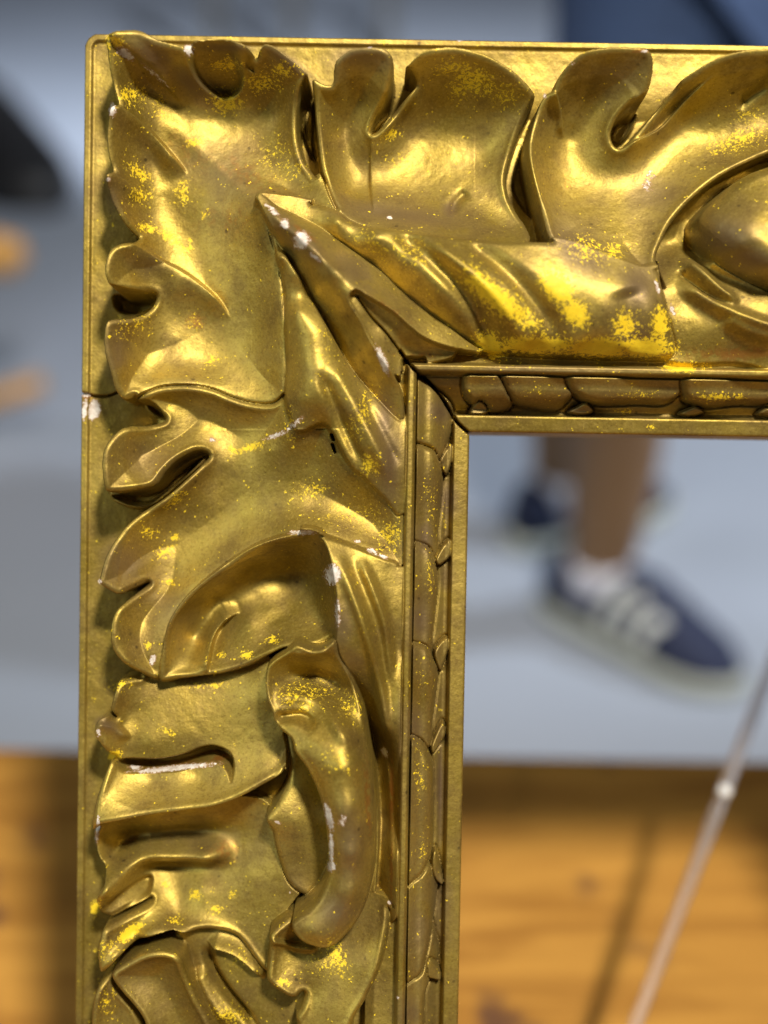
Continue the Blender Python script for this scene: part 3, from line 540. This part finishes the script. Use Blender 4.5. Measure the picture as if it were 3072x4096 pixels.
# ------------------------------------------------------------------ wear painted as attributes (flakes, gesso chips, brown toning with painted shade)
def to_px(X, Y, H):
    v = np.stack([X - Cl[0], Y - Cl[1], H - Cl[2]], -1) @ Rl
    return 1536 + FPX * v[..., 0] / -v[..., 2], 2048 - FPX * v[..., 1] / -v[..., 2]
PXX, PYY = to_px(GX, GY, Z)
FLK = np.zeros(Z.shape); GES = np.zeros(Z.shape); BRN = np.zeros(Z.shape)
def blob(A, x, y, rx, ry, amp, rot=0):
    w = (slice(None), slice(None))
    c, s = math.cos(R_(rot)), math.sin(R_(rot)); dx = PXX - x; dy = PYY - y
    u = (dx * c + dy * s) / rx; v = (-dx * s + dy * c) / ry
    np.maximum(A, amp * np.exp(-(u * u + v * v)), out=A)
for b_ in ((460,170,50,45,.95),(490,230,70,30,.7,30),(520,380,90,60,.75),(640,420,40,90,.65),(900,260,80,30,.95),(910,410,90,60,.9),(1050,330,90,60,.8),(1130,280,60,40,.8),(780,570,50,25,.9),
           (560,690,70,40,.85,40),(730,770,40,80,.8),(570,780,60,40,.85),(590,910,60,25,1.,10),(680,950,90,28,.9,35),(1100,620,120,90,.5),(1180,680,80,60,.55),(1800,270,90,50,.75),(1900,320,120,70,.95,30),(2030,380,90,70,.7),
           (1830,360,60,60,.8),(1560,540,60,30,.8,-30),(1600,650,120,60,.45),(2350,1000,110,80,.7,20),(2450,1000,60,50,.8),(2000,1200,220,60,.9,38),(2230,1150,110,60,.95,50),(2300,1250,80,60,.9,45),(2150,1380,200,42,1.15),(2400,1390,180,45,1.15),(2580,1390,130,45,1.2),(1960,1380,80,50,1.1,40),
           (2640,1300,40,80,.9),(2500,1300,60,70,.75),(1500,990,140,60,.55,35),(1650,1010,120,80,.6,30),(2720,1470,80,22,1.2),(2820,1470,40,18,.8),(2950,560,160,50,.8,-20),(2990,470,90,60,.6),(560,1300,60,70,.6),(760,1290,60,50,.5),(850,1440,50,30,.8),(500,1320,60,60,.55),
           (1000,1790,90,22,.9,-20),(930,1800,25,20,1.),(700,2000,60,25,.9,-38),(660,2210,70,35,.85,-30),(600,2130,50,30,.75),(700,2150,25,18,1.),(680,2330,30,20,.9),(590,2580,22,18,1.),(990,2620,35,20,1.),(890,2620,30,20,.8),(1090,2560,40,20,.9),(1160,1700,40,90,.6),(1250,1960,80,50,.7),(1480,1860,50,60,.85),(1560,2150,60,80,.8),(1420,2060,160,60,.5),
           (480,2740,60,30,.7),(840,2740,90,20,.8),(680,2930,60,20,.7,20),(460,3020,30,22,1.2),(1180,2790,150,60,.62,10),(1400,2820,70,60,.65,45),(1240,2760,160,60,.6),(1340,3040,60,50,.6),(1350,3830,45,90,.95,-20),(1300,3860,140,80,.45),(520,3730,70,26,1.2,-38),(660,3540,25,18,1.),(780,3580,30,30,.9),(860,3640,40,25,.8),(700,3680,40,20,.8),(930,3580,30,40,.7),(380,3630,22,30,1.2),(430,3800,60,50,.7),(920,4060,80,40,.8,20),(430,4000,50,90,.6),(1130,3930,40,20,1.),(960,3840,60,60,.5),
           (1720,2000,30,120,.5),(1720,2300,30,100,.5),(1690,2700,30,80,.4),(1680,3100,30,160,.5),(1690,3400,30,80,.6),(2540,1580,120,22,.6),(2880,1590,120,20,.9,0),(2160,1560,90,30,.5),(2500,1645,60,14,.7),(2610,1705,22,18,.9),(1780,2080,18,60,.5),(1300,1400,60,160,.45),(1450,1650,60,120,.62,20),(820,860,20,20,.9),(760,980,18,40,.9)):
    blob(FLK, b_[0], b_[1], b_[2], b_[3], b_[4] * (1.0 if b_[4] > 1.04 else 1.15 if 1700 < b_[0] < 2750 and 1050 < b_[1] < 1450 else .8), b_[5] if len(b_) > 5 else 0)
FLK += .12
for b_ in ((500,215,45,18,1.,35),(450,440,16,30,1.),(620,300,90,10,.7,40),(755,200,22,26,1.),(433,718,10,10,1.),(1140,895,20,22,1.),(1205,960,34,40,1.1,30),(1260,1030,40,10,.8,45),(1530,1440,16,62,1.1,-24),(1090,840,50,12,.8,42),(1330,2300,34,40,1.1),(1210,2130,60,12,.9),(1490,2205,30,10,1.,25),(1530,2225,25,8,1.,25),(1430,2165,20,8,.9),
           (1350,2450,14,80,.7),(1316,3270,14,60,1.2,-12),(1325,3390,10,90,1.),(1325,3465,18,20,1.2),(700,3072,190,12,1.05,-6),(540,3068,30,12,1.,5),(390,3320,9,60,1.,5),(395,2930,10,25,.9),(400,2325,9,9,1.),(378,1640,24,40,1.3,15),(338,1640,12,50,1.,5),(345,1580,25,10,.9),(612,2640,14,24,.95,15),(1175,1700,60,14,.7,-40),(1105,1740,60,12,.75,-20),(850,1760,15,10,.8),(1370,3285,20,30,.62,10),(1538,3010,14,24,1.,-20),(1558,3610,9,9,1.2),(330,370,8,60,.7),(328,330,6,30,.8),
           (300,3370,9,30,1.2),(298,3550,9,55,1.2),(300,2600,8,14,.9),(302,2740,8,18,.9),(297,3720,8,25,.9),(320,1350,8,18,.8),(640,134,40,6,.9),(1840,160,22,6,.9),(1480,190,12,6,.8),(2580,205,20,6,.9),(2290,255,10,12,.7),(1560,870,12,8,1.),(2180,385,10,14,.7),(2630,1150,10,50,.7,-15),(2690,1240,12,40,.7,-15),(1110,3290,16,7,1.,20),(1160,3570,6,6,.8),(1590,3990,8,8,.9),(2600,700,26,26,.55),(2590,740,30,30,.6),(1100,970,12,12,0.)):
    blob(GES, b_[0], b_[1], b_[2], b_[3], b_[4], b_[5] if len(b_) > 5 else 0)
for b_ in ((620,230,120,60,.9,30),(760,330,120,50,.9,40),(900,190,120,20,.9),(1150,250,120,26,.9,35),(1440,230,120,50,.8),(1600,860,300,50,.85,8),(1800,840,40,50,.9),(2300,1000,160,80,.95,35),(2550,1150,90,120,.9),(2540,1340,60,90,.9),(2600,780,120,80,.6),(2900,950,120,90,.9),(3000,1040,120,60,.9),(2480,300,120,80,.5),(1200,950,200,50,.8,40),(1420,1090,160,60,.7,40),(1540,1680,40,140,.9),(1560,1850,50,160,.9),
           (470,1420,50,110,.7),(450,800,30,80,.5),(500,2250,90,90,.8,-40),(640,2400,90,160,.5,-30),(430,2900,60,30,.9,30),(1400,2650,50,60,.5),(1370,2500,40,90,.7),(1180,3520,60,60,.3),(1400,3400,60,160,.7),(1350,3650,90,80,.8),(1760,1650,60,60,.9),(1700,2150,40,90,.9),(1790,2000,40,90,.9),(1680,2480,50,100,.9),(1780,2300,30,80,.7),(1660,2900,40,100,.7),(1760,3150,16,260,1.),(1680,3700,60,160,.6),(1640,4050,50,90,.7),(1760,3600,50,160,.7),(800,3350,300,60,.4),(2200,1480,600,20,.6),(2300,1640,700,20,.7),(1600,3100,12,500,.4),(900,700,160,120,.5,40),(560,1050,80,50,.4),(600,1850,140,90,.4),(560,3960,120,140,.3)):
    blob(BRN, b_[0], b_[1], b_[2], b_[3], b_[4], b_[5] if len(b_) > 5 else 0)  # brown toning; spots in recesses and on leaf ends put shade into it
BRN += .26
BRN = np.where((q > 5.7) & (q < 17.2), np.maximum(BRN, .55), BRN)          # the moulding was toned with a brown glaze
RED = np.zeros(Z.shape)
for b_ in ((1566,3180,12,150,1.),(1566,3480,8,160,.7),(700,3052,160,12,.8,-6),(880,3030,50,14,.9,-20),(2950,1415,220,26,.8),(1215,930,70,12,.8,35),(2560,205,60,8,.8),(740,600,120,60,.3,40),(1560,1235,90,12,.6,35),(1700,1420,140,10,.5),(900,880,120,60,.3),(345,1585,30,12,.9),(1470,3200,14,160,.7,-3),(900,3400,60,40,.5),(2300,720,80,60,.25),(780,1290,60,40,.6),(1000,700,200,50,.35,30)):
    blob(RED, b_[0], b_[1], b_[2], b_[3], b_[4], b_[5] if len(b_) > 5 else 0)

# ------------------------------------------------------------------ height field -> one mesh per carved part
fb = loc2w(0, (YT - FRAME_H * MM) / MM, 0)
fm_off = np.array([0.0, (YT - FRAME_H * MM), 0.0])
frame = empty('picture_frame', fb); frame.rotation_euler = FM.to_euler()
tag(frame, 'carved gilded picture frame with acanthus leaves, leaning over the wooden table', 'picture frame')
gyy, gxx = np.gradient(Z, ys, xs)
NRM = np.stack([-gxx, -gyy, np.ones_like(Z)], -1); NRM /= np.linalg.norm(NRM, axis=-1, keepdims=True)
solid = ((GX < XS + .01) | (GY > YS - .01)) & (dO > -.75)
def field_mesh(name, mask_cells, yI, xI, sgn=(1, 1), ctr=(0, 0), parent=frame):
    """quads of the (sub)grid yI x xI where mask_cells; optional mirror about ctr"""
    nj, ni = len(yI), len(xI)
    idx = np.arange(nj * ni).reshape(nj, ni)
    a = idx[:-1, :-1][mask_cells]; b = idx[:-1, 1:][mask_cells]; c = idx[1:, 1:][mask_cells]; d = idx[1:, :-1][mask_cells]
    if len(a) == 0: return None
    F = np.stack([a, b, c, d], 1)
    if sgn[0] * sgn[1] < 0: F = F[:, ::-1]
    used, inv = np.unique(F, return_inverse=True); F = inv.reshape(F.shape)
    jj, ii = np.unravel_index(used, (nj, ni)); J = yI[jj]; I = xI[ii]
    X = GX[J, I]; Y = GY[J, I]; nn = NRM[J, I].copy()
    if sgn[0] < 0: X = 2 * ctr[0] - X; nn[:, 0] *= -1
    if sgn[1] < 0: Y = 2 * ctr[1] - Y; nn[:, 1] *= -1
    co = (np.stack([X, Y, Z[J, I]], 1) - fm_off) / MM
    me = bpy.data.meshes.new(name); nv, nf = len(co), len(F)
    me.vertices.add(nv); me.vertices.foreach_set('co', co.astype(np.float32).ravel())
    me.loops.add(nf * 4); me.loops.foreach_set('vertex_index', F.astype(np.int32).ravel())
    me.polygons.add(nf); me.polygons.foreach_set('loop_start', np.arange(0, nf * 4, 4, dtype=np.int32))
    me.polygons.foreach_set('use_smooth', np.ones(nf, bool))
    me.update(calc_edges=True)
    at = me.attributes.new('wear_shade', 'FLOAT_COLOR', 'POINT')
    at.data.foreach_set('color', np.stack([FLK[J, I], GES[J, I], BRN[J, I], RED[J, I]], 1).astype(np.float32).ravel())
    me.materials.append(GILT)
    me.normals_split_custom_set_from_vertices(nn.astype(np.float32))
    return link(bpy.data.objects.new(name, me), parent)
sc_ = solid[:-1, :-1] & solid[1:, :-1] & solid[:-1, 1:] & solid[1:, 1:]
cell_id = np.maximum(ID[:-1, :-1], ID[1:, 1:])
hole = (GX[:-1, :-1] > XS - .005) & (GY[1:, 1:] < YS + .005)
sc_ &= ~hole
allY, allX = np.arange(NY), np.arange(NX)
for k, n in enumerate(names):
    mk = sc_ & (cell_id == k)
    if mk.sum() < 12: continue
    jj = np.where(mk.any(1))[0]; ii = np.where(mk.any(0))[0]
    yI = np.arange(jj[0], jj[-1] + 2); xI = np.arange(ii[0], ii[-1] + 2)
    field_mesh(n, mk[jj[0]:jj[-1] + 1, ii[0]:ii[-1] + 1], yI, xI)
# the rest of the frame, outside the picture: mirrored rails on a coarser grid
cxm, cym = XR - .02, YT - FRAME_H * MM / 2
def keep(I, v, must):
    s = set(I[::3].tolist()) | {I[0], I[-1]} | {int(np.argmin(abs(v - m))) for m in must}
    return np.array(sorted(s))
xc = keep(allX, xs, (XL, XL + .06, XL + .3, XS - .06, XS)); yc = keep(allY, ys, (YS, YS + .06, YT, YT - .06, YT - .3))
cut = 2 * cym - YB                                   # mirrored rails start where the traced ones end
for sg, sel in (((-1, 1), None), ((1, -1), 'up'), ((-1, -1), 'up')):
    yI = yc if sel is None else yc[ys[yc] >= cut - .3]
    if sel: yI[0] = int(np.argmin(abs(ys - cut)))
    sx = GX[np.ix_(yI, xc)]; sy = GY[np.ix_(yI, xc)]; so = ((sx < XS + .01) | (sy > YS - .01)) & (dO[np.ix_(yI, xc)] > -.75)
    mk = so[:-1, :-1] & so[1:, :-1] & so[:-1, 1:] & so[1:, 1:] & ~((sx[:-1, :-1] > XS - .005) & (sy[1:, 1:] < YS + .005))
    field_mesh('carved_rail', mk, yI, xc, sg, (cxm, cym))
# wooden back
def backboard():
    x0, x1 = XL + .4, 2 * cxm - XL - .4; y1, y0 = YT - .4, YT - FRAME_H * MM + .4
    xi0, xi1 = XS - .4, 2 * cxm - XS + .4; yi1, yi0 = YS + .4, 2 * cym - YS - .4
    v = []; z0, z1 = -14.2, -11.0
    for z in (z0, z1):
        for (a, b) in ((x0, y0), (x1, y0), (x1, y1), (x0, y1), (xi0, yi0), (xi1, yi0), (xi1, yi1), (xi0, yi1)): v.append((np.array([a, b, z]) - fm_off) / MM)
    f = []
    for k in range(4):
        k2 = (k + 1) % 4
        f += [(k, k + 4, k2 + 4, k2), (8 + k, 8 + k2, 12 + k2, 12 + k), (k, k2, 8 + k2, 8 + k), (4 + k2, 4 + k, 12 + k, 12 + k2)]
    mesh_obj('back_board', v, f, BACK_M, frame)
backboard()
#--BACKGROUND--
# ------------------------------------------------------------------ clear rod in front of the table
ACR = simple('clear_acrylic', (.93, .88, .87), .22, **{'Transmission Weight': .88, 'IOR': 1.45})
WHT = simple('glint_white', (.85, .85, .85), .12)
camp = Vector((0, 0, CAM_Z))
ra = camp + ray(2400, 4470) * .48; rb = camp + ray(2897, 3165) * .57; rcx = camp + ray(3245, 2250) * .64
ra = rb + (ra - rb) * ((TABLE_Z + .003 - rb.z) / (ra.z - rb.z))      # stands on the table
rod = tube('acrylic_rod', [ra, ra.lerp(rb, .5), rb, rb.lerp(rcx, .5), rcx], .0029, ACR); tag(rod, 'clear acrylic rod slanting across the lower right of the frame opening', 'rod')
ball_v, ball_f = [], []
rings = []
bc = rb + (camp - rb).normalized() * .0048
for i in range(1, 8):
    t = math.pi * i / 8
    rings.append([bc + Vector((math.sin(t) * math.cos(a), math.sin(t) * math.sin(a), math.cos(t))) * .0034 for a in [2 * math.pi * k / 12 for k in range(12)]])
v, f = loft(rings); mesh_obj('glint_bead', v, f, WHT, rod, True)  # white bead added to imitate a glint on the rod

# ------------------------------------------------------------------ people in the background, legs only as far as the picture can see
NAVY = simple('navy_suede', (.011, .017, .050), .8, nscale=60, namp=.3)
SOLE = simple('off_white_rubber', (.42, .44, .38), .6)
STRIPE = simple('white_leather', (.62, .64, .62), .5)
SOCK = simple('white_sock', (.58, .58, .66), .9, nscale=120, namp=.1)
SKIN = simple('tanned_skin', (.19, .105, .046), .5, nscale=18, namp=.12)
DENIM = simple('blue_denim', (.022, .045, .11), .9, nscale=90, namp=.4)
BLACK = simple('black_cloth', (.010, .011, .014), .85, nscale=80, namp=.4)
BLEATH = simple('black_leather', (.012, .012, .014), .45)
def shoe(parent, heel, toe, mats, stripes=True, name='shoe'):
    heel = Vector(heel); d = Vector(toe) - heel; d.z = 0; ln = d.length; d.normalize(); sd_ = Vector((-d.y, d.x, 0)); k = ln / .295
    T = lambda x, y, z: heel + d * (x * k) + sd_ * (y * k) + Vector((0, 0, z * k))
    sec = [(0, .020, .085), (.012, .030, .108), (.04, .037, .112), (.08, .040, .106), (.12, .042, .116), (.155, .045, .112), (.19, .049, .090), (.225, .050, .070), (.255, .045, .056), (.28, .028, .038), (.292, .010, .030)]
    def ring(x, hw, top, z0=.022, grow=0):
        r = []
        for i in range(16):
            a = math.pi * i / 15; r.append(T(x, -math.cos(a) * (hw + grow), z0 + (top + grow - z0) * max(0, math.sin(a)) ** .6))
        return r
    rings = [ring(*s_) for s_ in sec]
    v, f = loft(rings); up = mesh_obj(name, [tuple(p) for p in v], f, mats[0], parent, True)
    so = []
    for z, g in ((.0, -.002), (.004, .004), (.020, .004), (.027, .001)):
        r = [T(x - (.006 if i == 0 else 0) + (.006 if i == len(sec) - 1 else 0), hw + g, z) for i, (x, hw, t) in enumerate(sec)] + [T(x - (.006 if x == 0 else 0) + (.006 if x > .29 else 0), -hw - g, z) for (x, hw, t) in reversed(sec)]
        so.append(r)
    v, f = loft(so); mesh_obj('sole', [tuple(p) for p in v], f, mats[1], up, True)
    if stripes:
        def side(x, u, sgn):
            i = max(j for j in range(len(sec) - 1) if sec[j][0] <= x); t = (x - sec[i][0]) / (sec[i + 1][0] - sec[i][0])
            hw = sec[i][1] * (1 - t) + sec[i + 1][1] * t; top = sec[i][2] * (1 - t) + sec[i + 1][2] * t
            a = math.pi * .5 * u
            return hw, top, a
        for sgn in (-1, 1):
            for j in range(3):
                vv, ff = [], []
                for m_ in range(7):
                    u = .04 + .56 * m_ / 6
                    for g in (.0006, .0022):
                        for e in (-.0085, .0085):
                            x = .108 + j * .031 + .022 * (m_ / 6) + e
                            hw, top, a = side(x, u, sgn)
                            vv.append(T(x, sgn * math.cos(a) * (hw + g), .022 + (top + g - .022) * math.sin(a) ** .6))
                for m_ in range(6):
                    o_ = m_ * 4
                    ff += [(o_ + 2, o_ + 3, o_ + 7, o_ + 6), (o_, o_ + 4, o_ + 5, o_ + 1), (o_, o_ + 2, o_ + 6, o_ + 4), (o_ + 1, o_ + 5, o_ + 7, o_ + 3)]
                mesh_obj('stripe', [tuple(p) for p in vv], ff, mats[2], up, True)
    return T
def skin(name, verts, edges, radii, m, parent, root=0, sub=2):
    me = bpy.data.meshes.new(name); me.from_pydata([tuple(v) for v in verts], edges, []); me.materials.append(m)
    o = link(bpy.data.objects.new(name, me), parent)
    md = o.modifiers.new('skin', 'SKIN'); md.use_smooth_shade = True
    for i, r in enumerate(radii): me.skin_vertices[0].data[i].radius = (r, r)
    me.skin_vertices[0].data[root].use_root = True
    sb = o.modifiers.new('sub', 'SUBSURF'); sb.levels = sub; sb.render_levels = sub
    return o
V3 = Vector
h1, t1 = on_z(2190, 2420, 0), on_z(2960, 2775, 0)
h2, t2 = on_z(2050, 2195, 0), on_z(2660, 2010, 0)
p1 = empty('person', (h1 + t1) / 2 * .5 + (h2 + t2) / 2 * .5); tag(p1, 'person in blue denim shorts and navy striped sneakers standing behind the frame', 'person')
pinv = Matrix.Translation(-p1.location)
def rel(o): o.matrix_parent_inverse = pinv; return o
a1 = h1.lerp(t1, .26); a2 = h2.lerp(t2, .26)
k1 = at_y(2440, 1150, a1.y - .05); k2 = at_y(2330, 1150, a2.y - .02)
hp = at_y(2930, -250, (a1.y + a2.y) / 2 + .02); hp.z = .93
bv = [hp, hp + V3((-.09, -.03, -.10)), k1, a1 + V3((0, 0, .30)), a1 + V3((0, 0, .11)), a1 + V3((0, 0, .05)), a1.lerp(t1, .5) + V3((0, 0, .04)),
      hp + V3((.09, .04, -.10)), k2, a2 + V3((0, 0, .30)), a2 + V3((0, 0, .11)), a2 + V3((0, 0, .05)), a2.lerp(t2, .5) + V3((0, 0, .04))]
be = [(0, 1), (1, 2), (2, 3), (3, 4), (4, 5), (5, 6), (0, 7), (7, 8), (8, 9), (9, 10), (10, 11), (11, 12)]
skin('body', [v - p1.location for v in bv], be, [.13, .095, .066, .066, .046, .040, .022, .095, .066, .066, .046, .040, .022], SKIN, p1)
skin('shorts', [v - p1.location for v in (hp, bv[1], bv[1].lerp(k1, .75), bv[7], bv[7].lerp(k2, .75))], [(0, 1), (1, 2), (0, 3), (3, 4)], [.15, .115, .105, .115, .105], DENIM, p1)
for a_, t_, h_ in ((a1, t1, h1), (a2, t2, h2)):
    o = tube('sock', [a_.lerp(h_, .25) + V3((0, 0, .04)) - p1.location, a_ + V3((0, 0, .085)) - p1.location, a_ + V3((0, 0, .115)) - p1.location], [.036, .044, .048], SOCK, p1)
    shoe(p1, h_ - p1.location, t_ - p1.location, (NAVY, SOLE, STRIPE))
# person in black at the left
h3, t3 = on_z(-230, 620, 0), on_z(215, 850, 0)
p2 = empty('person', on_z(-60, 700, 0)); tag(p2, 'person in black trousers and black shoes at the far left', 'person')
a3 = h3.lerp(t3, .25); h4 = h3 + V3((-.30, .10, 0)); t4 = t3 + V3((-.32, .14, 0)); a4 = h4.lerp(t4, .25)
hp2 = (a3 + a4) / 2 + V3((-.02, .05, .95)); lp = p2.location
tv = [hp2, hp2 + V3((.09, -.02, -.12)), a3 + V3((.0, .0, .5)), a3 + V3((0, 0, .25)), a3 + V3((0, 0, .075)), hp2 + V3((-.09, .02, -.12)), a4 + V3((0, 0, .5)), a4 + V3((0, 0, .25)), a4 + V3((0, 0, .075))]
skin('trousers', [v - lp for v in tv], [(0, 1), (1, 2), (2, 3), (3, 4), (0, 5), (5, 6), (6, 7), (7, 8)], [.15, .11, .085, .075, .07, .11, .085, .075, .07], BLACK, p2)
for a_, h_, t_ in ((a3, h3, t3), (a4, h4, t4)): shoe(p2, h_ - lp, t_ - lp, (BLEATH, BLEATH, BLEATH), False)

# rocking chair with rounded arm ends, mostly beyond the left edge
tipf = on_z(195, 1760, 0); kn = at_y(40, 1020, tipf.y + .02)
rk = empty('rocking_chair', (tipf.x - .42, tipf.y + .22, 0)); tag(rk, 'orange wooden rocking chair at the left edge, only its arm end and runner showing', 'chair')
RL = rk.location
def rp(x, y, z): return (x - RL.x, y - RL.y, z)
for dy, ox in ((0, 0), (.36, -.36)):
    yy = tipf.y + dy
    rp = lambda x, y, z, ox=ox: (x + ox - RL.x, y - RL.y, z)
    tube('runner', [rp(tipf.x - .95 + .95 * i / 12, yy, .018 + .10 * ((i / 12 - .52) / .5) ** 2) for i in range(13)], .017, STOOL_M, rk)
    tube('arm', [rp(kn.x - .52, yy + .02, kn.z + .03), rp(kn.x - .2, yy + .02, kn.z + .01), rp(kn.x - .06, yy + .02, kn.z), rp(kn.x - .02, yy + .02, kn.z), rp(kn.x + .012, yy + .02, kn.z - .002), rp(kn.x + .026, yy + .02, kn.z - .006)], [.026, .028, .034, .038, .030, .008], STOOL_M, rk)
    tube('leg', [rp(kn.x - .13, yy + .02, kn.z - .01), rp(kn.x - .12, yy + .01, .035)], .018, STOOL_M, rk)
    tube('back_post', [rp(kn.x - .50, yy + .02, .03), rp(kn.x - .53, yy + .02, .45), rp(kn.x - .68, yy + .02, .98)], .019, STOOL_M, rk)
boxmesh('seat', kn.x - .75 - RL.x, kn.x - .22 - RL.x, tipf.y - RL.y + .02, tipf.y + .46 - RL.y, .22, .25, STOOL_M, rk, .008)
for z in (.55, .72, .9): boxmesh('back_rail', kn.x - .80 - (z - .45) * .28 - RL.x, kn.x - .78 - (z - .45) * .28 - RL.x, tipf.y - RL.y + .03, tipf.y + .47 - RL.y, z - .03, z + .03, STOOL_M, rk, .004)

# dark barrier far behind, three posts in view over the top edge of the frame
DARK = simple('dark_bronze_paint', (.060, .055, .045), .5)
bxs = [on_z(x, 300, 0) for x in (865, 1180, 1545)]
st = empty('barrier', (bxs[1].x, bxs[1].y, 0)); tag(st, 'dark barrier with three upright posts far behind the top edge of the frame', 'barrier')
for p_ in bxs:
    boxmesh('post', p_.x - st.location.x - .025, p_.x - st.location.x + .025, -.03, .03, 0, 1.05, DARK, st, .004)
boxmesh('rail', bxs[0].x - st.location.x - .06, bxs[2].x - st.location.x + .06, -.035, .035, 1.05, 1.10, DARK, st, .006)
